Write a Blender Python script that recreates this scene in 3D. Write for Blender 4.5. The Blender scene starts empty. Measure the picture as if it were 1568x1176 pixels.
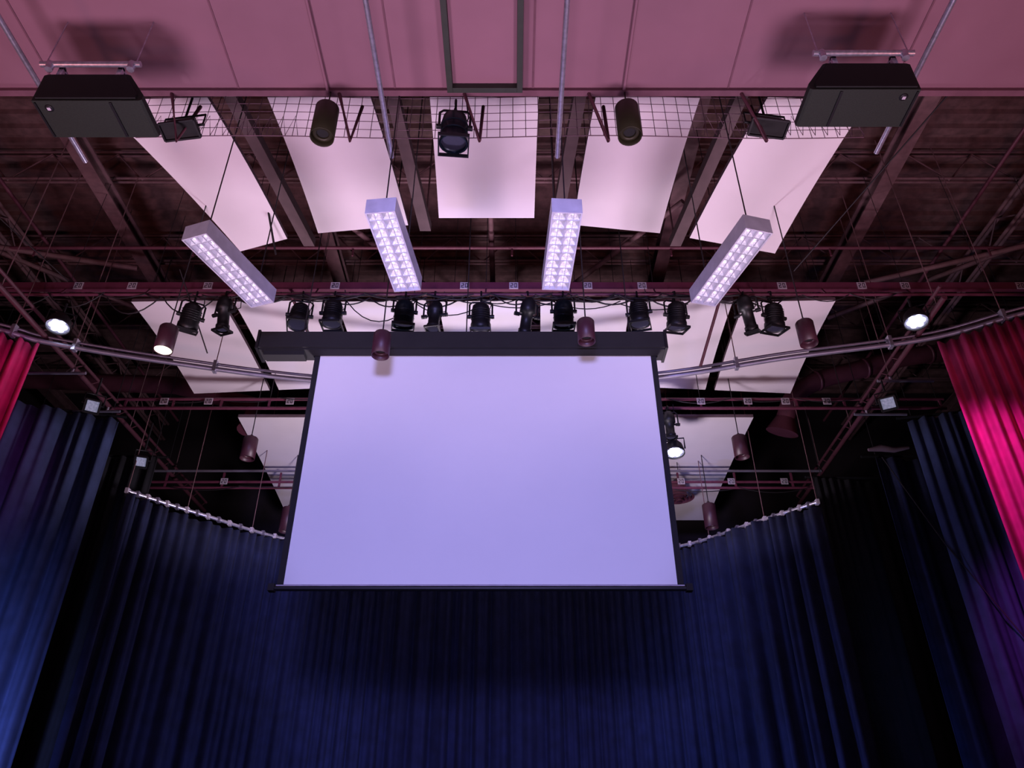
import bpy, bmesh, math, random
from mathutils import Vector, Matrix
random.seed(7)
S=bpy.context.scene
try:
    S.view_settings.view_transform='Standard'
    S.view_settings.look='None'
except Exception: pass

# ---------------------------------------------------------------- materials
def mat(name,col,rough=.6,metal=0.,emit=None,es=0.,noise=.12,scale=6.,bump=0.,sheen=0.):
    m=bpy.data.materials.new(name); m.use_nodes=True
    nt=m.node_tree; b=nt.nodes['Principled BSDF']
    b.inputs['Roughness'].default_value=rough; b.inputs['Metallic'].default_value=metal
    tc=nt.nodes.new('ShaderNodeTexCoord'); n=nt.nodes.new('ShaderNodeTexNoise')
    n.inputs['Scale'].default_value=scale; n.inputs['Detail'].default_value=3
    nt.links.new(tc.outputs['Object'],n.inputs['Vector'])
    r=nt.nodes.new('ShaderNodeValToRGB')
    r.color_ramp.elements[0].position=.3; r.color_ramp.elements[1].position=.7
    r.color_ramp.elements[0].color=tuple(c*(1-noise) for c in col)+(1,)
    r.color_ramp.elements[1].color=tuple(min(1,c*(1+noise)) for c in col)+(1,)
    nt.links.new(n.outputs['Fac'],r.inputs['Fac']); nt.links.new(r.outputs['Color'],b.inputs['Base Color'])
    if bump:
        bp=nt.nodes.new('ShaderNodeBump'); bp.inputs['Strength'].default_value=bump
        bp.inputs['Distance'].default_value=.02
        nt.links.new(n.outputs['Fac'],bp.inputs['Height']); nt.links.new(bp.outputs['Normal'],b.inputs['Normal'])
    if sheen:
        b.inputs['Sheen Weight'].default_value=sheen
    if emit:
        b.inputs['Emission Color'].default_value=tuple(emit)+(1,); b.inputs['Emission Strength'].default_value=es
    return m
BLACK=mat('black_metal',(.010,.010,.012),.45,.2)
BLACKM=mat('black_matte',(.010,.010,.011),.85)
SPK=mat('speaker_black',(.010,.015,.010),.75,noise=.3,scale=60)
MAROON=mat('maroon_paint',(.13,.028,.058),.5)
MAROOND=mat('dark_maroon_paint',(.085,.024,.038),.55)
CAN=mat('dark_maroon_can',(.045,.012,.022),.45)
STEEL=mat('galvanized_steel',(.50,.48,.58),.3,.75,noise=.2,scale=20)
GREYP=mat('grey_pipe',(.24,.22,.29),.4,.5)
ALU=mat('white_enamel',(.50,.50,.58),.4)
LOUV=mat('louver_aluminium',(.50,.49,.58),.4,.2,emit=(.75,.72,1.),es=.06)  # faint emission stands in for tube light caught by the blades
CELL=mat('reflector_cell',(.70,.69,.78),.35,.1,emit=(.84,.81,1.),es=.22,noise=.35,scale=45)  # reflector glow put into the material in place of reflected tube light
TUBE=mat('fluorescent_tube',(.9,.9,.9),.3,emit=(.95,.92,1),es=.5)
PANEL=mat('acoustic_panel_white',(.80,.74,.78),.9,noise=.02,scale=2)
PEDGE=mat('panel_edge',(.14,.09,.11),.8)
BEAMM=mat('beam_brown',(.095,.062,.065),.8)
SOFF=mat('soffit_mauve',(.265,.125,.170),.75,noise=.06,scale=1.2)
SOFFJ=mat('soffit_joint',(.17,.07,.10),.8)
OLIVE=mat('olive_steel',(.026,.032,.024),.6)
OLIVED=mat('bronze_can',(.030,.026,.012),.45,.3)
DECK=mat('roof_deck_paint',(.135,.070,.070),.75,noise=.3)
TRUSS=mat('truss_paint',(.155,.080,.088),.65,noise=.25)
WALL=mat('dark_wall',(.016,.010,.013),.9)
FLOORM=mat('auditorium_floor',(.05,.04,.045),.8)
STAGEM=mat('stage_floor_black',(.02,.02,.022),.6)
SCRN=mat('screen_fabric',(.86,.86,.88),.9,noise=.012,scale=1.3,bump=.25)
VELB=mat('navy_velour',(.014,.020,.065),.95,noise=.25,scale=4)
VELL=mat('blue_velour',(.040,.058,.14),.95,noise=.2,scale=4)
VELK=mat('black_velour',(.008,.008,.012),.95,noise=.3,scale=4)
VELR=mat('red_velour',(.36,.008,.085),.85,noise=.2,scale=4)
WIRE=mat('mesh_wire',(.16,.09,.12),.5,.4)
CABLE=mat('cable_rubber',(.015,.012,.015),.6)
PLAQ=mat('plaque_white',(.5,.45,.52),.6)
INK=mat('plaque_ink',(.03,.02,.03),.7)
LENSON=mat('lit_led_lens',(1,1,1),.2,emit=(.70,.77,1.),es=10)
LENSW=mat('lit_warm_lens',(1,1,.9),.2,emit=(1,.95,.6),es=1.8)
GLASS=mat('lens_glass',(.03,.03,.05),.12,.0)
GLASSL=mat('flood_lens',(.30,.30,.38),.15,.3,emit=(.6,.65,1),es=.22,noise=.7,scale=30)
DUCTM=mat('duct_maroon',(.12,.035,.055),.45,.2)
BLUEMET=mat('blue_black_metal',(.012,.022,.035),.3,.5)

# ---------------------------------------------------------------- builder
class B:
    def __init__(s,name): s.name=name; s.bm=bmesh.new(); s.mats=[]; s.M=Matrix.Identity(4)
    def mi(s,m):
        if m not in s.mats: s.mats.append(m)
        return s.mats.index(m)
    def add(s,vs,fs,m,smooth=False):
        i=s.mi(m); V=[s.bm.verts.new(s.M@Vector(v)) for v in vs]
        for f in fs:
            try:
                F=s.bm.faces.new([V[k] for k in f]); F.material_index=i; F.smooth=smooth
            except ValueError: pass
    def box(s,a,b,m):
        x0,y0,z0=a;x1,y1,z1=b
        s.add([(x0,y0,z0),(x1,y0,z0),(x1,y1,z0),(x0,y1,z0),(x0,y0,z1),(x1,y0,z1),(x1,y1,z1),(x0,y1,z1)],
          [(3,2,1,0),(4,5,6,7),(0,1,5,4),(1,2,6,5),(2,3,7,6),(3,0,4,7)],m)
    def hexa(s,bot,top,m):
        s.add(list(bot)+list(top),[(3,2,1,0),(4,5,6,7),(0,1,5,4),(1,2,6,5),(2,3,7,6),(3,0,4,7)],m)
    def prism(s,prof,y0,y1,m):
        n=len(prof)
        s.add([(x,y0,z) for x,z in prof]+[(x,y1,z) for x,z in prof],
          [tuple(range(n)),tuple(range(2*n-1,n-1,-1))]+[(i,i+n,(i+1)%n+n,(i+1)%n) for i in range(n)],m)
    def tube(s,pts,r,m,seg=8,cap=True,radii=None):
        P=[Vector(p) for p in pts]; n=len(P); vs=[]
        up=None
        for i,p in enumerate(P):
            t=(P[min(i+1,n-1)]-P[max(i-1,0)])
            if t.length<1e-9: t=Vector((0,0,1))
            t.normalize()
            if up is None:
                up=Vector((0,0,1)) if abs(t.z)<.9 else Vector((0,1,0))
            x=t.cross(up)
            if x.length<1e-6: x=t.orthogonal()
            x.normalize(); y=x.cross(t).normalized(); up=y
            rr=radii[i] if radii else r
            for k in range(seg):
                a=2*math.pi*k/seg; vs.append(p+x*math.cos(a)*rr+y*math.sin(a)*rr)
        fs=[]
        for i in range(n-1):
            for k in range(seg):
                k2=(k+1)%seg; fs.append((i*seg+k,i*seg+k2,(i+1)*seg+k2,(i+1)*seg+k))
        s.add(vs,fs,m,True)
        if cap:
            s.add(vs[:seg],[tuple(range(seg))[::-1]],m); s.add(vs[-seg:],[tuple(range(seg))],m)
    def lathe(s,prof,m,seg=20,smooth=True):   # prof [(r,z)] around local Z
        vs=[];fs=[]
        for r,z in prof:
            for k in range(seg):
                a=2*math.pi*k/seg; vs.append((r*math.cos(a),r*math.sin(a),z))
        for i in range(len(prof)-1):
            for k in range(seg):
                k2=(k+1)%seg; fs.append((i*seg+k,i*seg+k2,(i+1)*seg+k2,(i+1)*seg+k))
        s.add(vs,fs,m,smooth)
    def disc(s,r,z,m,seg=20):
        s.add([(r*math.cos(2*math.pi*k/seg),r*math.sin(2*math.pi*k/seg),z) for k in range(seg)],[tuple(range(seg))],m)
    def done(s,bevel=0.,loc=None):
        bmesh.ops.recalc_face_normals(s.bm,faces=s.bm.faces)
        me=bpy.data.meshes.new(s.name)
        if loc is None:
            c=Vector((0,0,0)); n=len(s.bm.verts)
            for v in s.bm.verts: c+=v.co
            c/=max(n,1)
        else: c=Vector(loc)
        for v in s.bm.verts: v.co-=c
        s.bm.to_mesh(me); s.bm.free()
        for m in s.mats: me.materials.append(m)
        o=bpy.data.objects.new(s.name,me); o.location=c; S.collection.objects.link(o)
        if bevel:
            md=o.modifiers.new('bevel','BEVEL'); md.width=bevel; md.segments=2; md.limit_method='ANGLE'
        return o
def T(x,y,z): return Matrix.Translation((x,y,z))
def RX(d): return Matrix.Rotation(math.radians(d),4,'X')
def RY(d): return Matrix.Rotation(math.radians(d),4,'Y')
def RZ(d): return Matrix.Rotation(math.radians(d),4,'Z')

# ---------------------------------------------------------------- room shell
def shell(name,a,b,m):
    k=B(name); k.box(a,b,m); return k.done()
shell('floor',(-14,-6,-.2),(14,20.2,0),FLOORM)
shell('stage_floor',(-13.9,8,0),(13.9,20,1.0),STAGEM)
shell('wall_left',(-14.2,-6,0),(-14,20.2,14.4),WALL)
shell('wall_right',(14,-6,0),(14.2,20.2,14.4),WALL)
shell('wall_back',(-14,20,0),(14,20.2,14.4),WALL)
k=B('ceiling'); vs=[];fs=[];y=6.0;prof=[]
while y<20:
    prof+=[(y,14.0),(y+.16,14.0),(y+.2,14.09),(y+.3,14.09)]; y+=.34
for yy,zz in prof: vs+=[(-14,yy,zz),(14,yy,zz)]
for i in range(len(prof)-1): fs.append((2*i,2*i+1,2*i+3,2*i+2))
k.add(vs,fs,DECK); k.box((-14,-6,14.2),(14,20,14.4),DECK); k.done()

# soffit above proscenium, with joints, conduit and access hatch
k=B('ceiling_soffit')
k.box((-14,-3,10.5),(14,6.63,10.85),SOFF)
k.box((-14,6.57,10.44),(14,6.66,10.87),SOFFJ)
for x in (-6.1,-3.67,-1.57,.28,2.9,5.1): k.box((x-.012,-3,10.49),(x+.012,6.6,10.51),SOFFJ)
for x in (-2.47,1.5): k.tube([(x,-3,10.46),(x,6.6,10.46)],.022,SOFF)
k.done()
k=B('ceiling_access_hatch')
x0,x1,y0,y1=-.86,.14,2.6,6.55; w=.075
k.box((x0,y0,10.36),(x0+w,y1,10.498),OLIVE);k.box((x1-w,y0,10.36),(x1,y1,10.498),OLIVE)
k.box((x0+w,y1-w,10.36),(x1-w,y1,10.498),OLIVE);k.box((x0+w,y0,10.36),(x1-w,y0+w,10.498),OLIVE)
k.box((x0+w,y0+w,10.46),(x1-w,y1-w,10.498),SOFF)
k.done(.004)

# ---------------------------------------------------------------- roof structure
def joist(name,p0,p1,depth,pitch,m,r=.035):
    k=B(name); a=Vector(p0);b=Vector(p1); d=(b-a); L=d.length; d.normalize(); n=max(2,int(L/pitch))
    up=Vector((0,0,depth))
    side=Vector((0,0,1)).cross(d)*.05
    for q in (Vector((0,0,0)),up):
        for sg in (-1,1):
            k.tube([a+q+side*sg,b+q+side*sg],r,m,4)
    for i in range(n):
        q0=a+d*(L*i/n); q1=a+d*(L*(i+.5)/n)+up; q2=a+d*(L*(i+1)/n)
        k.tube([q0,q1],.018,m,5,False); k.tube([q1,q2],.018,m,5,False)
    return k.done()
for y in (8.3,10.6,13.0,15.4,17.8):
    joist('roof_truss',(-13.9,y,13.1),(13.9,y,13.1),.75,1.3,TRUSS,.035)
for x in (-10.2,9.8):
    joist('roof_truss',(x,6.8,12.3),(x,19.8,12.3),.5,1.2,TRUSS,.045)
for x,z in ((-7.8,12.5),(-12.4,12.4),(7.0,12.5),(12.2,12.4),(-3.8,12.6),(3.2,12.6)):
    k=B('roof_girder')
    k.box((x-.14,6.7,z),(x+.14,19.9,z+.03),TRUSS);k.box((x-.14,6.7,z+.27),(x+.14,19.9,z+.3),TRUSS)
    k.box((x-.015,6.7,z+.03),(x+.015,19.9,z+.27),TRUSS); k.done()
k=B('roof_cross_bracing')
for (a,b) in [((-13.5,9,12.3),(-8,14,12.3)),((13.5,9,12.3),(7.2,14,12.3)),
              ((-3.5,10,11.9),(-.4,15,12.4)),((3.1,10,11.9),(-.3,15,12.4)),((-.4,9.5,12),(-.4,16,12)),
              ((-13.6,9.6,11.4),(-7.4,11.6,11.7)),((13.6,9.2,11.6),(7.0,11.8,11.5))]:
    k.tube([a,b],.055,TRUSS,6)
k.done()
k=B('sprinkler_pipe')
k.tube([(-13.8,10.9,11.6),(13.8,10.9,11.6)],.035,DUCTM,8)
k.tube([(-9,7,11.9),(-9,18,11.9)],.035,DUCTM,8);k.tube([(8.4,7,11.9),(8.4,18,11.9)],.035,DUCTM,8)
for x in range(-12,13,3): k.tube([(x,10.9,11.6),(x,10.9,11.4)],.02,DUCTM,6)
k.done()

# ---------------------------------------------------------------- acoustic panels
def panel(c,th=.07):
    k=B('acoustic_panel')
    P=[Vector(p) for p in c]
    up=Vector((0,0,th))
    N=8; vs=[]
    for i in range(N+1):
        t=i/N; sag=-.10*4*t*(1-t)*0.6
        l=P[0].lerp(P[3],t); r=P[1].lerp(P[2],t); l.z-=sag; r.z-=sag
        vs+=[l,r,l+up,r+up]
    for i in range(N):
        o=4*i
        k.add([vs[o],vs[o+1],vs[o+5],vs[o+4]],[(0,1,2,3)],PANEL,True)
        k.add([vs[o+2],vs[o+3],vs[o+7],vs[o+6]],[(0,1,2,3)],PEDGE)
        k.add([vs[o],vs[o+2],vs[o+6],vs[o+4]],[(0,1,2,3)],PEDGE)
        k.add([vs[o+1],vs[o+3],vs[o+7],vs[o+5]],[(0,1,2,3)],PEDGE)
    k.add([vs[0],vs[1],vs[3],vs[2]],[(0,1,2,3)],PEDGE)
    k.add([vs[-4],vs[-3],vs[-1],vs[-2]],[(0,1,2,3)],PEDGE)
    for q in (P[0].lerp(P[2],.15),P[1].lerp(P[3],.15),P[2].lerp(P[0],.15),P[3].lerp(P[1],.15)):
        k.tube([q+up,(q.x,q.y,13.0)],.006,CABLE,4)
    return k.done()
zn,zf=11.0,10.3
panel([(-6.0,7.15,zn),(-4.37,7.1,zn),(-3.65,9.27,zf),(-4.5,9.57,zf)])
panel([(-3.51,7.1,zn),(-2.03,7.1,zn),(-1.65,8.96,zf),(-3.12,9.14,zf)])
panel([(-1.18,7.1,zn),(.38,7.1,zn),(.35,8.8,zf),(-1.15,8.8,zf)])
panel([(1.2,7.1,zn),(2.7,7.1,zn),(2.38,9.14,zf),(.97,8.95,zf)])
panel([(3.67,7.1,zn),(5.14,7.15,zn),(4.37,9.62,zf),(2.88,9.25,zf)])
n=7
for i in range(n):
    a0=-7.02+13.2*i/n; a1=a0+1.66; b0=-6.51+12.4*i/n; b1=b0+1.58
    yf=lambda x:13.4-.5*(1-min(1,abs(x+.35)/6.2))
    panel([(a0,11.15,10.5),(a1,11.1,10.5),(b1,yf(b1),9.9),(b0,yf(b0),9.9)])
n=5
for i in range(n):
    a0=-5.55+10.55*i/n; a1=a0+2.0; panel([(a0,13.5,9.4),(a1,13.5,9.4),(a1-.05,17.9,9.0),(a0+.02,17.9,9.0)])
for (a,b) in [((-4.05,6.9,10.95),(-3.35,9.5,10.35)),((-1.75,6.9,11.05),(-1.42,9.3,10.5)),((1.0,6.9,11.05),(.72,9.3,10.5)),((3.3,6.9,10.95),(2.7,9.5,10.35))]:
    k=B('panel_support_rail'); a=Vector(a);b=Vector(b);x=Vector((.09,0,0));z=Vector((0,0,.16))
    k.hexa([a-x,a+x,b+x,b-x],[a-x+z,a+x+z,b+x+z,b-x+z],BEAMM)
    k.tube([b+z,(b.x,b.y,13)],.015,TRUSS,6);k.tube([a+z,(a.x,a.y,13)],.015,TRUSS,6)
    k.done()

# ---------------------------------------------------------------- wire mesh guard at soffit edge
k=B('wire_mesh_guard')
X0,X1,Z0,Z1,Y=-5.1,4.77,10.03,10.95,7.0
def mz(x): return Z0+.03*math.sin(x*1.3)
n=56
for i in range(n+1):
    x=X0+(X1-X0)*i/n; k.tube([(x,Y,mz(x)),(x,Y-.02,Z1)],.005,WIRE,4,False)
for j in range(6):
    k.tube([(X0+(X1-X0)*i/40,Y,mz(X0+(X1-X0)*i/40)+(Z1-Z0)*j/5.5) for i in range(41)],.006 if j else .009,WIRE,4,False)
for a0,a1 in ((X0,-2.9),(2.6,X1)):
    n2=int((a1-a0)/.16)
    for i in range(n2):
        a=a0+(a1-a0)*i/n2;b=a0+(a1-a0)*(i+1)/n2
        k.tube([(a,Y-.03,Z0),((a+b)/2,Y-.03,Z0+.4),(b,Y-.03,Z0)],.005,WIRE,4,False)
k.done()
k=B('rail_bracket')
for x in (-4.35,-2.1,-.42,1.25,3.3):
    k.tube([(x-.22,6.62,10.45),(x,6.72,9.62),(x+.02,6.95,10.6)],.026,MAROOND,6)
k.done()

# ---------------------------------------------------------------- depthwise pipes and speakers
for x,ye in ((-5.68,7.05),(-1.59,6.97),(.60,6.97),(4.79,6.9)):
    k=B('rigging_pipe'); k.tube([(x,-2.8,9.6),(x,ye,9.6)],.032,STEEL,12)
    for y in (0,3.0):
        k.tube([(x,y,9.6),(x,y,10.5)],.012,STEEL,6); k.box((x-.05,y-.03,9.55),(x+.05,y+.03,9.65),STEEL)
    k.done()
def speaker(sx,cx,y0,zz):
    base=T(cx,y0,zz)@Matrix.Diagonal((sx,1,1,1))
    k=B('stage_loudspeaker'); k.M=base
    k.prism([(-.66,.0),(-.66,.46),(-.62,.48),(.32,.48),(.36,.46),(.60,.10),(.60,.02),(.57,-.0)],0,.52,SPK)
    k.prism([(-.62,.03),(-.62,.44),(.31,.44),(.53,.1),(.53,.03)],-.02,-.002,BLACKM)
    k.box((.22,.02,-.016),(.25,.5,.002),BLACK); k.box((-.64,.02,-.02),(-.62,.5,.002),BLACK)
    k.M=base@T(-.50,.1,-.004); k.lathe([(.05,0),(.04,-.012),(.0,-.012)],BLACK,16); k.box((-.02,-.02,-.018),(.02,.02,-.012),PLAQ); k.M=base
    for x in (-.5,.2):
        k.box((x-.03,.0,.46),(x+.03,.05,.64),STEEL); k.box((x-.03,.0,.58),(x+.03,.14,.62),STEEL)
    k.tube([(-.72,-.05,.60),(.46,-.05,.60)],.036,STEEL,10)
    k.tube([(-.60,-.05,.62),(-.60,-.05,.50)],.045,STEEL,8);k.tube([(.36,-.05,.62),(.36,-.05,.50)],.045,STEEL,8)
    k.tube([(-.66,-.05,.60),(-.66,-.05,10.5-zz)],.008,STEEL,6); k.tube([(.4,-.05,.60),(.4,-.05,10.5-zz)],.008,STEEL,6)
    k.done(.006)
speaker(1,-4.84,5.68,9.06); speaker(-1,3.98,5.56,9.10)

# ---------------------------------------------------------------- luminaires
def louver(near,far,zb=8.1,w=.36,h=.21):
    n=Vector(near+(zb,)); f=Vector(far+(zb,)); L=(f-n).length
    ang=math.atan2(f.y-n.y,f.x-n.x)
    k=B('louvered_light_fixture'); k.M=T((n.x+f.x)/2,(n.y+f.y)/2,zb)@Matrix.Rotation(ang,4,'Z')
    hx,hy,t=L/2,w/2,.018
    k.box((-hx,-hy,0),(hx,-hy+t,h),ALU);k.box((-hx,hy-t,0),(hx,hy,h),ALU)
    k.box((-hx,-hy+t,0),(-hx+t,hy-t,h),ALU);k.box((hx-t,-hy+t,0),(hx,hy-t,h),ALU)
    k.box((-hx,-hy,h),(hx,hy,h+.015),ALU)
    k.box((-hx+t,-hy+t,.10),(hx-t,hy-t,.11),CELL)
    k.box((-hx+t,-.010,.012),(hx-t,.010,.1),LOUV)
    nr=10
    for i in range(1,nr):
        x=-hx+L*i/nr
        k.prism([(x-.003,.012),(x+.003,.012),(x+.014,.1),(x-.014,.1)],-hy+t,hy-t,LOUV)
    # each louvre cell: four curved reflector faces rising to the lamp
    for i in range(nr):
        xc=-hx+L*(i+.5)/nr; ax=L/nr*.5-.006
        for yc in (-w*.235,w*.235):
            ay=w*.215
            prof=[(1.,.02),(.82,.055),(.58,.078),(.40,.088)]
            for (p,zp),(q,zq) in zip(prof[:-1],prof[1:]):
                A=[(xc-ax*p,yc-ay*p,zp),(xc+ax*p,yc-ay*p,zp),(xc+ax*p,yc+ay*p,zp),(xc-ax*p,yc+ay*p,zp)]
                Bq=[(xc-ax*q,yc-ay*q,zq),(xc+ax*q,yc-ay*q,zq),(xc+ax*q,yc+ay*q,zq),(xc-ax*q,yc+ay*q,zq)]
                for e in range(4):
                    e2=(e+1)%4; k.add([A[e],A[e2],Bq[e2],Bq[e]],[(0,1,2,3)],CELL if e%2 else LOUV)
            k.box((xc-ax*.9,yc-.0025,.014),(xc+ax*.9,yc+.0025,.03),LOUV)
    for yc in (-w*.235,w*.235): k.tube([(-hx+.03,yc,.085),(hx-.03,yc,.085)],.013,TUBE,8)
    for x in (-hx*.75,hx*.75):
        k.tube([(x,0,h+.015),(x,0,(10.5 if n.y<6.6 and x*math.sin(ang)<0 else 13.0)-zb)],.009,CABLE,5)
        k.box((x-.04,-.04,h+.015),(x+.04,.04,h+.04),BLACK)
    k.done()
louver((-3.85,6.89),(-3.38,8.22)); louver((-1.54,6.48),(-1.38,7.92)); louver((.645,6.485),(.575,7.90)); louver((2.965,6.785),(2.59,8.21))

def spotlight(x,y,z,tilt=20,yaw=0,sc=1.,kind=0,hang=.25):
    k=B('stage_spotlight'); base=T(x,y,z)@RZ(yaw)@Matrix.Scale(sc,4); k.M=base
    k.tube([(0,-.045,-.02),(0,-.05,.05),(0,0,.085),(0,.05,.05),(0,.045,-.04)],.014,BLACK,6)
    k.tube([(0,0,-.04),(0,0,-hang)],.018,BLACK,8)
    w=.17; zt=-hang
    k.tube([(-w,0,zt-.30),(-w,0,zt-.04),(-w+.04,0,zt),(w-.04,0,zt),(w,0,zt-.04),(w,0,zt-.30)],.014,BLACK,6)
    k.tube([(-w-.03,0,zt-.27),(-w+.05,0,zt-.27)],.03,BLACK,8);k.tube([(w-.05,0,zt-.27),(w+.03,0,zt-.27)],.03,BLACK,8)
    k.M=base@T(0,0,zt-.27)@RX(tilt)
    if kind==0:
        k.lathe([(.0,.2),(.08,.2),(.12,.17),(.135,.1),(.14,-.1),(.15,-.11),(.15,-.2),(.135,-.205),(.13,-.17)],BLACK,18)
        k.disc(.13,-.185,GLASS); k.box((-.155,-.155,-.235),(.155,-.14,-.2),BLACK);k.box((-.155,.14,-.235),(.155,.155,-.2),BLACK)
        k.box((-.155,-.14,-.235),(-.14,.14,-.2),BLACK);k.box((.14,-.14,-.235),(.155,.14,-.2),BLACK)
        for q in range(5): k.lathe([(.143,.1-q*.035),(.148,.095-q*.035),(.143,.09-q*.035)],BLACK,18)
        k.box((-.05,.05,.15),(.05,.15,.24),BLACK)
    elif kind==1:
        k.lathe([(0,.27),(.06,.27),(.10,.22),(.12,.12),(.12,.04),(.085,.03),(.085,-.2),(.1,-.21),(.1,-.29),(.085,-.29)],BLACK,18)
        k.disc(.085,-.27,GLASS); k.box((-.11,-.11,-.32),(.11,-.095,-.285),BLACK);k.box((-.11,.095,-.32),(.11,.11,-.285),BLACK)
        k.box((-.11,-.1,-.32),(-.095,.1,-.285),BLACK);k.box((.095,-.1,-.32),(.11,.1,-.285),BLACK)
        k.tube([(-.16,0,.0),(.16,0,.0)],.016,BLACK,6)
    elif kind==2:
        k.lathe([(0,.19),(.06,.19),(.13,.13),(.15,.03),(.15,-.2),(.16,-.2),(.16,-.24),(.14,-.24)],BLUEMET,18)
        k.disc(.145,-.19,GLASS)
        k.box((-.17,-.17,-.27),(.17,-.155,-.23),BLACK);k.box((-.17,.155,-.27),(.17,.17,-.23),BLACK)
        k.box((-.17,-.155,-.27),(-.155,.155,-.23),BLACK);k.box((.155,-.155,-.27),(.17,.155,-.23),BLACK)
        for q in (-.1,0): k.lathe([(.15,q+.01),(.158,q),(.15,q-.01)],BLUEMET,18)
    k.M=base; k.tube([(.0,.12,zt-.15),(.1,.2,zt-.05),(.15,.12,zt+.05),(.12,.03,zt+.2)],.008,CABLE,5)
    k.done()
for i,(x,t,yw,kd,hg) in enumerate([(-5.35,25,30,0,.12),(-4.81,10,-20,1,.05),(-3.54,-10,10,0,.1),(-2.99,5,0,0,.05),(-1.8,15,10,2,.02),(-1.29,-8,-10,1,.1),(-.52,20,0,0,.12),(.25,25,20,1,.1),(.86,15,0,2,.02),(2.12,5,-15,0,.05),(2.74,15,10,0,.1),(3.93,25,-30,1,.05),(4.36,12,15,0,.12)]):
    spotlight(x,10.2,9.86,t,yw,1.12,kd,hg)
spotlight(-.76,6.75,10.34,8,5,1.2,2,.08)
spotlight(2.98,12.7,9.1,0,0,1.0,1,.05)
def can(x,y,zc,m,lit=False,h=.42,r=.14,ztop=13.0,tilt=0):
    k=B('cylinder_pendant_light'); k.M=T(x,y,zc)@RX(tilt)
    k.lathe([(r*.2,h/2+.02),(r*.9,h/2+.02),(r,h/2),(r,-h/2),(r*.93,-h/2),(r*.9,-h/2+.1)],m,24)
    k.disc(r*.9,-h/2+ (.01 if lit else .09),LENSW if lit else BLACKM,24)
    if not lit: k.lathe([(r*.9,-h/2+.08),(r*.55,-h/2+.05),(r*.5,-h/2+.085)],m,20)
    k.M=T(x,y,zc); k.tube([(0,0,h/2),(0,0,ztop-zc)],.010,CABLE if ztop>11 else m,6)
    k.lathe([(.03,h/2+.02),(.03,h/2+.08),(.012,h/2+.1)],m,10)
    k.done()
can(-2.43,6.6,9.82,OLIVED,h=.56,r=.155,ztop=10.46); can(1.51,6.6,9.84,OLIVED,h=.56,r=.155,ztop=10.46)
can(-4.87,8.8,7.95,CAN,True,.38,.13); can(4.17,8.8,8.05,CAN,h=.36,r=.125); can(-1.83,8.8,7.85,CAN,h=.36,r=.125); can(1.05,8.8,8.08,CAN,h=.34,r=.125)
can(-5.0,13,8.42,CAN); can(4.35,13,8.45,CAN); can(-4.67,15,7.8,CAN,h=.5); can(4.13,15,7.88,CAN,h=.5)

def flood(x,y,z,yaw,tilt,m=BLACK,lens=GLASSL,w=.5,h=.26,ztop=.3):
    k=B('stage_floodlight'); base=T(x,y,z)@RZ(yaw); k.M=base
    k.tube([(-w/2-.04,0,0),(-w/2-.04,0,.2),(w/2+.04,0,.2),(w/2+.04,0,0)],.015,m,6)
    k.tube([(0,0,.2),(0,0,ztop)],.018,m,6)
    k.M=base@RX(tilt)
    k.hexa([(-w/2,-h/2,-.09),(w/2,-h/2,-.09),(w/2,h/2,-.09),(-w/2,h/2,-.09)],[(-w*.36,-h*.3,.1),(w*.36,-h*.3,.1),(w*.36,h*.3,.1),(-w*.36,h*.3,.1)],m)
    k.box((-w/2+.025,-h/2+.025,-.1),(w/2-.025,h/2-.025,-.085),lens)
    for s_ in (-1,1): k.box((-w/2,s_*h/2-.012,-.13),(w/2,s_*h/2+.012,-.09),m); k.box((s_*w/2-.012,-h/2,-.13),(s_*w/2+.012,h/2,-.09),m)
    k.tube([(-w/2-.06,0,0),(w/2+.06,0,0)],.02,m,8)
    k.done()
flood(-4.42,6.85,10.05,-8,-15,BLACK,BLACKM,.5,.24,.6); flood(3.42,6.85,10.1,8,-15,BLACK,BLACKM,.5,.24,.6)
flood(-7.3,11.5,8.5,30,-45,BLACK,GLASSL,.24,.24,.55); flood(-6.97,13,8.18,20,-45,BLACK,GLASSL,.22,.22,.8); flood(6.56,11.5,8.56,-30,-45,BLACK,GLASSL,.26,.24,.5)

def wash(x,y,z,tilt=-45,yaw=0):
    k=B('led_wash_light'); base=T(x,y,z)@RZ(yaw); k.M=base
    k.tube([(-.2,0,0),(-.2,0,.22),(.2,0,.22),(.2,0,0)],.015,BLACK,6); k.tube([(0,0,.22),(0,0,.4)],.02,BLACK,8)
    k.M=base@RX(tilt)
    k.lathe([(0,.16),(.1,.16),(.16,.08),(.19,-.06),(.19,-.1),(.18,-.1),(.175,-.07)],BLACK,24)
    k.disc(.175,-.068,GLASSL,24)
    for q in range(7):
        a=q*math.pi/3; rr=0 if q==6 else .092
        M0=k.M; k.M=M0@T(rr*math.cos(a),rr*math.sin(a),-.075); k.lathe([(.050,0),(.045,-.01),(.02,-.018),(.0,-.02)],LENSON,10); k.M=M0
    k.done()
wash(-7.42,10.1,9.22,-12,30); wash(6.5,9.9,9.16,-12,-30); wash(3.06,12.9,8.36,-10,-10)

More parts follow.
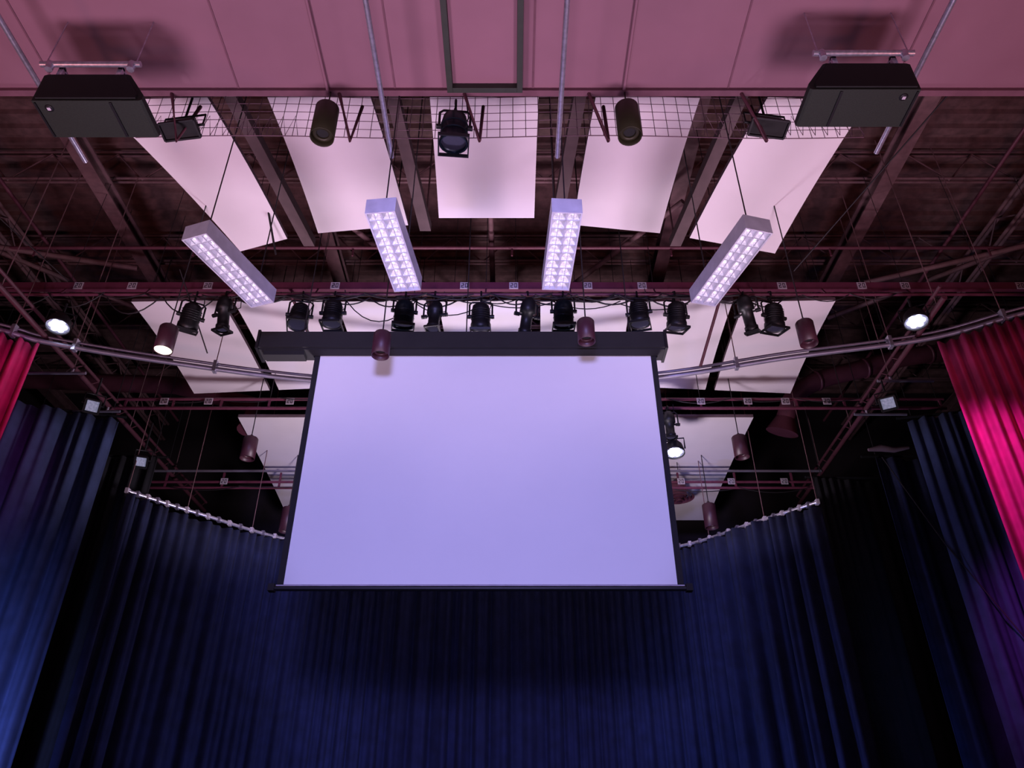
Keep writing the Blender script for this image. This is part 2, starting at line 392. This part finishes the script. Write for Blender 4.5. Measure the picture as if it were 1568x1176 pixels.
# ---------------------------------------------------------------- battens
def plaques(k,xs,y,z,s=.14):
    for x in xs:
        k.box((x-s*.55,y-.012,z-s/2),(x+s*.55,y,z+s/2),PLAQ)
        def st(x0,z0,x1,z1): k.box((x+x0,y-.016,z+z0),(x+x1,y-.0125,z+z1),INK)
        st(-.055,.035,-.01,.047);st(-.022,0,-.01,.04);st(-.055,-.006,-.01,.006);st(-.055,-.045,-.043,0);st(-.055,-.047,-.01,-.035)
        st(.01,.035,.055,.047);st(.01,-.047,.055,-.035);st(.01,-.045,.022,.045);st(.043,-.045,.055,.045)
def cablerun(k,x0,x1,y,z,n,sag,r=.010):
    x=x0
    for i in range(n):
        xe=x0+(x1-x0)*(i+1)/n; s_=sag*random.uniform(.3,1.4); yy=y+random.uniform(-.06,.06)
        k.tube([(x+(xe-x)*t/8,yy,z-s_*4*(t/8)*(1-t/8)) for t in range(9)],r,CABLE,5,False); x=xe
k=B('lighting_batten')
k.box((-13.8,10.32,10.12),(13.8,10.40,10.27),MAROON)
k.tube([(-13.8,10.2,9.9),(13.8,10.2,9.9)],.028,MAROON,8)
k.tube([(-13.8,10.5,10.30),(13.8,10.5,10.30)],.025,MAROON,8)
x=-13.5
while x<13.8:
    k.tube([(x,10.2,9.9),(x,10.34,10.14)],.015,MAROON,5); k.tube([(x,10.36,10.27),(x,10.4,13.0)],.006,CABLE,4); x+=1.45
plaques(k,(-7.5,-6.57,-5.26,-3.06,-.82,.03,1.31,2.25,4.67,6.05,6.8,8.8),10.32,10.19)
cablerun(k,-7,6.5,10.2,9.88,17,.14); cablerun(k,-5.8,5.2,10.26,9.95,11,.22,.014); cablerun(k,-4.6,4.9,10.14,9.86,9,.1,.016)
cablerun(k,-2.8,3.0,10.3,9.8,5,.35,.010); cablerun(k,-5.2,4.6,10.12,9.8,14,.16,.012); cablerun(k,-8.8,-5.0,10.2,9.9,4,.3,.012)
k.done()
k=B('lighting_batten')
for z in (9.2,9.40): k.tube([(-7.7,12.8,z),(8.4,12.8,z)],.032,MAROON,8)
for i in range(18):
    x=-7.5+i*.93; k.box((x-.02,12.78,9.2),(x+.02,12.82,9.4),MAROON)
    if i%3==0: k.tube([(x,12.8,9.4),(x,12.8,13)],.008,CABLE,4)
plaques(k,(-6.74,-5.88,-4.3,3.66,4.57,5.3,6.1),12.76,9.33)
cablerun(k,-7,8,12.8,9.4,12,.12); k.done()
k=B('lighting_batten')
for z,m in ((8.72,MAROON),(8.86,MAROON)): k.tube([(-7.9,15.4,z),(6.8,15.4,z)],.03,m,8)
k.tube([(-7.9,15.3,9.08),(6.8,15.3,9.08)],.03,GREYP,8)
for i in range(12):
    x=-7.6+i*1.25; k.box((x-.02,15.38,8.72),(x+.02,15.42,9.08),MAROON)
    if i%3==0: k.tube([(x,15.3,9.08),(x,15.3,13)],.008,CABLE,4)
plaques(k,(-6.3,3.7,4.8,5.96),15.35,8.85); cablerun(k,-7.5,6.5,15.35,8.72,9,.1); k.done()
for (a,b) in (((-7.78,8.8,9.12),(-7.55,17.6,9.12)),((6.68,9.3,9.12),(6.92,17.2,9.12))):
    k=B('side_rigging_pipe'); a=Vector(a);b=Vector(b); k.tube([a,b],.045,MAROOND,8)
    k.tube([a+Vector((0,0,.22)),b+Vector((0,0,.22))],.03,MAROOND,8)
    for i in range(16):
        q=a.lerp(b,(i+.5)/16); k.tube([q,q+Vector((0,.25,.22))],.014,MAROOND,5)
        if i%4==0: k.tube([q,(q.x,q.y,13)],.010,TRUSS,5)
    for t in (.28,.43):
        q=a.lerp(b,t); sg=1 if a.x>0 else -1
        k.tube([q+Vector((-.25*sg,0,-.12)),q+Vector((.75*sg,0,-.12))],.028,GREYP,8); k.tube([q,q+Vector((0,0,-.12))],.03,STEEL,8)
    k.done()

# curved tracks
def smooth(pts,n=60):
    P=[Vector(p) for p in pts]; out=[]
    P=[P[0]*2-P[1]]+P+[P[-1]*2-P[-2]]; m=len(P)-3
    for i in range(m):
        for j in range(n//m):
            t=j/(n//m); a,b,c,d=P[i:i+4]
            out.append(.5*((2*b)+(c-a)*t+(2*a-5*b+4*c-d)*t*t+(3*b-a-3*c+d)*t**3))
    out.append(P[-2]); return out
arcA=smooth([(-11.5,8.3,9),(-9.7,9.3,9),(-8.25,10.0,9),(-7.65,10.35,9),(-5.97,10.9,9),(-3.53,11.5,9),(-.45,11.78,9),(2.5,11.42,9),(4.62,10.8,9),(6.8,10.24,9),(8.0,9.56,9),(9.6,8.8,9),(11.5,7.9,9)],132)
k=B('curved_curtain_track')
k.tube(arcA,.042,GREYP,8); k.tube([p+Vector((0,.05,.13)) for p in arcA],.026,GREYP,8)
for i in range(0,len(arcA),12):
    p=arcA[i]; k.box((p.x-.03,p.y-.045,p.z-.06),(p.x+.03,p.y+.06,p.z+.16),STEEL)
    k.tube([p,(p.x,p.y,13)],.009,TRUSS,6)
k.done()
arcB=smooth([(-7.02,12.9,7.5),(-6.02,14.0,7.5),(-4.69,15.3,7.5),(-2.6,16.15,7.5),(-.5,16.4,7.5),(1.6,16.25,7.5),(3.56,15.7,7.5),(4.77,14.45,7.5),(5.74,13.4,7.5)],120)
k=B('curved_curtain_track')
k.tube(arcB,.035,STEEL,8)
for i in range(0,len(arcB),2):
    p=arcB[i]; k.box((p.x-.03,p.y-.05,p.z-.045),(p.x+.03,p.y+.05,p.z+.05),PLAQ if i%4==0 else GREYP)
    if i%12==0: k.tube([p,(p.x,p.y,13)],.009,TRUSS,5)
k.done()

# ---------------------------------------------------------------- curtains
def curtain(name,path,zt,zb,amp,pitch,m,seed=0):
    rnd=random.Random(seed); P=[Vector(p).to_2d() for p in path]
    seg=[(P[i+1]-P[i]).length for i in range(len(P)-1)]; L=sum(seg); N=int(L/pitch*16); NZ=16
    ph=[rnd.uniform(0,6.28) for _ in range(8)]
    pts=[];nor=[]
    for i in range(N+1):
        d=L*i/N; j=0
        while j<len(seg)-1 and d>seg[j]: d-=seg[j]; j+=1
        t=(P[j+1]-P[j]).normalized(); pts.append(P[j]+t*d); nor.append(Vector((t.y,-t.x)))
    vs=[]
    for a in range(NZ+1):
        f=a/NZ; z=zt+(zb-zt)*f
        for i in range(N+1):
            s_=L*i/N
            w=s_/pitch*2*math.pi+1.8*math.sin(s_*1.1+ph[0])+1.2*math.sin(s_*2.7+ph[1])
            o=math.sin(w+.25*math.sin(f*2.2+ph[2]+s_*.3)); o=(abs(o)**.7)*(1 if o>0 else -1)
            am=amp*(.65+.35*math.sin(s_*.9+ph[3]))*(.55+.45*f)
            o2=amp*.35*math.sin(w*2.3+ph[4])*(1-.5*f)+amp*.9*math.sin(s_*1.3+ph[5])
            q=pts[i]+nor[i]*(o*am+o2)
            vs.append((q.x,q.y,z))
    fs=[(a*(N+1)+i,a*(N+1)+i+1,(a+1)*(N+1)+i+1,(a+1)*(N+1)+i) for a in range(NZ) for i in range(N)]
    k=B(name); k.add(vs,fs,m,True)
    o=k.done(); md=o.modifiers.new('solid','SOLIDIFY'); md.thickness=.012
    return o
curtain('back_curtain',[p+Vector((0,.0,0)) for p in arcB],7.43,1.0,.15,.40,VELB,1)
curtain('red_main_curtain',[(-7.83,10.42),(-8.6,9.95),(-9.7,9.4),(-11.3,8.5)],8.9,1.0,.16,.36,VELR,2)
curtain('red_main_curtain',[(6.98,10.3),(8.0,9.66),(9.6,8.9),(11.3,8.05)],8.9,1.0,.16,.36,VELR,3)
curtain('blue_leg_curtain',[(-7.55,12.8),(-9.2,12.3),(-12.5,11.6)],8.95,1.0,.14,.42,VELL,4)
curtain('blue_leg_curtain',[(7.6,12.8),(9.2,12.4),(12.5,11.7)],8.95,1.0,.14,.42,VELL,5)
curtain('black_leg_curtain',[(-7.15,14.0),(-9.2,13.9),(-12.5,13.6)],8.7,1.0,.09,.42,VELK,6)
curtain('blue_leg_curtain',[(7.12,13.6),(8.6,13.6),(12.5,13.4)],8.5,1.0,.10,.42,VELB,7)
curtain('black_leg_curtain',[(6.1,14.3),(7.8,14.5),(12.5,14.5)],8.4,1.0,.09,.42,VELK,8)
for (a,b) in (((-7.4,12.8,9.0),(-12.6,11.6,9.0)),((7.4,12.85,9.0),(12.6,11.7,9.0)),((-7.0,14.0,8.75),(-12.6,13.6,8.75)),((6.9,13.6,8.56),(12.6,13.4,8.56)),((6.0,14.3,8.45),(12.6,14.5,8.45))):
    k=B('curtain_pipe'); k.tube([a,b],.03,BLACK,8)
    for t in (.05,.5,.9):
        q=Vector(a).lerp(Vector(b),t); k.tube([q,(q.x,q.y,13)],.008,CABLE,5)
    k.done()
k=B('rolled_fabric_bundle'); k.tube([(6.95,13.35,8.58),(7.2,13.35,8.62),(7.45,13.35,8.58),(7.75,13.35,8.63)],.06,PEDGE,10,radii=[.03,.07,.055,.03]); k.done()
k=B('side_pull_rope'); k.tube([(7.15,13.3,8.4),(7.6,12.9,6.5),(8.1,12.3,4.6)],.012,CABLE,5); k.done()

# ---------------------------------------------------------------- projection screen
k=B('projection_screen')
Y=9.6
nx,nz=24,18
def sp(u,v):
    return (-2.90+u*5.0, Y-.012*math.sin(v*3)*math.sin(u*9)*(1-v), 4.70+v*3.55)
vs=[sp(i/nx,j/nz) for j in range(nz+1) for i in range(nx+1)]
k.add(vs,[(j*(nx+1)+i,j*(nx+1)+i+1,(j+1)*(nx+1)+i+1,(j+1)*(nx+1)+i) for j in range(nz) for i in range(nx)],SCRN,True)
k.box((-2.98,Y-.01,4.68),(-2.90,Y+.01,8.25),BLACKM); k.box((2.10,Y-.01,4.68),(2.18,Y+.01,8.25),BLACKM)
k.box((-2.98,Y+.02,4.68),(2.18,Y+.03,8.25),BLACKM)
k.tube([(-3.06,Y,4.65),(2.25,Y,4.65)],.035,BLACK,10); k.box((-3.08,Y-.05,4.61),(-3.0,Y+.05,4.70),BLACKM); k.box((2.2,Y-.05,4.61),(2.28,Y+.05,4.70),BLACKM)
k.box((-2.98,Y-.045,4.668),(2.18,Y-.036,4.682),PLAQ)
k.box((-3.80,9.36,8.22),(2.30,9.40,8.50),BLACKM); k.box((-3.80,9.40,8.46),(2.30,9.72,8.50),BLACKM); k.box((-3.80,9.68,8.22),(2.30,9.72,8.46),BLACKM)
k.box((-3.80,9.40,8.20),(-3.0,9.68,8.24),BLACKM); k.box((2.2,9.40,8.20),(2.30,9.68,8.24),BLACKM)
k.box((-3.0,9.62,8.20),(2.2,9.68,8.23),BLACKM); k.box((-3.0,9.40,8.20),(2.2,9.57,8.23),BLACKM)
k.box((-3.82,9.34,8.19),(-3.78,9.74,8.52),BLACK);k.box((2.28,9.34,8.19),(2.32,9.74,8.52),BLACK)
k.box((-3.7,9.42,8.12),(-3.1,9.6,8.2),BLACKM)
k.tube([(-3.0,9.6,8.3),(2.2,9.6,8.3)],.07,BLACKM,12)
for x in (-3.2,-.7,1.8):
    k.tube([(x,9.55,8.5),(x,9.55,13)],.010,CABLE,5); k.box((x-.05,9.5,8.5),(x+.05,9.6,8.58),STEEL)
k.done()

# ---------------------------------------------------------------- ducts
k=B('air_duct')
k.tube(smooth([(5.9,14.4,9.9),(6.1,14.2,10.3),(6.6,14,10.6),(7.6,14,10.9),(9.2,14,11.3),(12.5,14,11.5)],40),.2,DUCTM,16)
for q in ((6.6,14,10.6),(7.7,14,10.92),(9.2,14,11.3)):
    k.M=T(*q)@RY(75); k.lathe([(.2,-.03),(.225,-.02),(.225,.02),(.2,.03)],DUCTM,18)
k.M=Matrix.Identity(4); k.tube([(5.9,14.4,9.9),(5.8,14.5,9.6)],.2,DUCTM,16,radii=[.2,.34]); k.tube([(8,14,11),(8,14,13)],.012,TRUSS,5); k.done()
k=B('air_duct'); k.tube([(-5.6,14.2,9.5),(-5.6,14.4,10.2),(-7.5,14.5,10.8),(-12,14.5,11)],.2,DUCTM,14); k.tube([(-7.5,14.5,10.8),(-7.5,14.5,13)],.012,TRUSS,5);k.done()
k=B('round_air_diffuser'); k.M=T(3.75,16.0,8.75)
for i,r in enumerate((.36,.28,.2,.12)): k.lathe([(r,-.0-i*.03),(r-.05,.05-i*.03),(r-.05,.08-i*.03)],DUCTM,24)
k.disc(.07,-.12,DUCTM); k.lathe([(.2,.05),(.2,.3)],DUCTM,20); k.tube([(0,0,.2),(0,0,4.2)],.02,TRUSS,6); k.done()
k=B('hanging_cable')
k.tube([(6.4,7.1,11.2),(4.6,9.6,9.9)],.012,CABLE,5); k.tube([(-9.5,8.0,11.4),(-7.7,10.4,10.3)],.012,CABLE,5)
k.tube([(-5.6,9.9,10.2),(-5.2,10.8,9.1)],.012,CABLE,5); k.tube([(-3.9,8.8,10.6),(-3.75,9.2,9.9)],.018,CABLE,5)
k.tube([(3.6,10.4,10.0),(3.3,11.2,9.1)],.03,MAROOND,6); k.tube([(-3.3,11.4,9.1),(-3.8,10.3,10.0)],.03,MAROOND,6)
k.done()

# ---------------------------------------------------------------- lamps
def spot(name,loc,tgt,w,col,ang,blend=.5,r=.3):
    l=bpy.data.lights.new(name,'SPOT'); l.energy=w; l.color=col; l.spot_size=math.radians(ang); l.spot_blend=blend; l.shadow_soft_size=r
    o=bpy.data.objects.new(name,l); o.location=loc; o.rotation_euler=(Vector(tgt)-Vector(loc)).to_track_quat('-Z','Y').to_euler(); S.collection.objects.link(o); return o
spot('projector_lamp',(-.4,-2.8,4.6),(-.4,9.6,6.55),4900,(.425,.385,1.),35,.22,.8)
for x,e in ((-4.6,1500),(-.35,850),(3.9,1500)): spot('added_ceiling_fill',(x,5.3,2.2),(x*.97,6.7,11),e,(1,.68,.93),80,.7,.9)  # unseen fill spots, added to brighten the soffit and front panels
for x in (-2.3,1.7): spot('added_rear_panel_fill',(x,11.6,5.6),(x*1.55-.1,12.3,10),620,(1,.82,1.),128,.5,.3)  # fill spots added out of sight behind the screen to brighten the rear panels
spot('side_red_light',(-9,2.5,3),(-8.8,7.5,11),460,(1,.34,.32),85,.8,.5); spot('side_red_light',(8.4,2.5,3),(8.2,7.5,11),460,(1,.34,.32),85,.8,.5)
spot('magenta_spot',(4.9,8.9,8.7),(7.15,10.25,6.3),900,(1,.12,1.),46,.9,.1)
spot('magenta_spot',(-5.6,8.4,8.6),(-8.1,10.2,7.9),150,(1,.1,.6),50,.7,.1)
spot('blue_floor_light',(-7.0,9.6,1.2),(-9.2,12.4,3.0),1250,(.28,.36,1),80,.9,.15)
spot('blue_floor_light',(6.9,9.6,1.2),(9.0,12.4,3.0),750,(.16,.30,1),85,.9,.15)
spot('blue_floor_light',(-1.8,13.0,1.1),(-4.8,15.1,3.6),260,(.32,.36,1),80,.9,.1)
spot('blue_floor_light',(.7,13.0,1.1),(4.4,14.9,4.0),460,(.24,.32,1),75,.9,.1)
spot('blue_floor_light',(-.6,11.2,1.2),(-.6,16.0,3.0),190,(.22,.25,1),90,.9,.2)
for p,t in (((-7.3,9.95,9.05),(-2,9,1)),((6.4,9.75,8.98),(2,9,1))): spot('led_wash_beam',p,t,150,(.7,.75,1),60,.5,.1)

w=bpy.data.worlds.new('world'); S.world=w; w.use_nodes=True
w.node_tree.nodes['Background'].inputs[0].default_value=(.42,.28,.42,1); w.node_tree.nodes['Background'].inputs[1].default_value=.16

cam=bpy.data.cameras.new('camera'); cam.lens=27.05; cam.sensor_width=36
co=bpy.data.objects.new('camera',cam); co.location=(0,0,1.6); co.rotation_euler=(math.radians(122.5),0,0)
S.collection.objects.link(co); S.camera=co
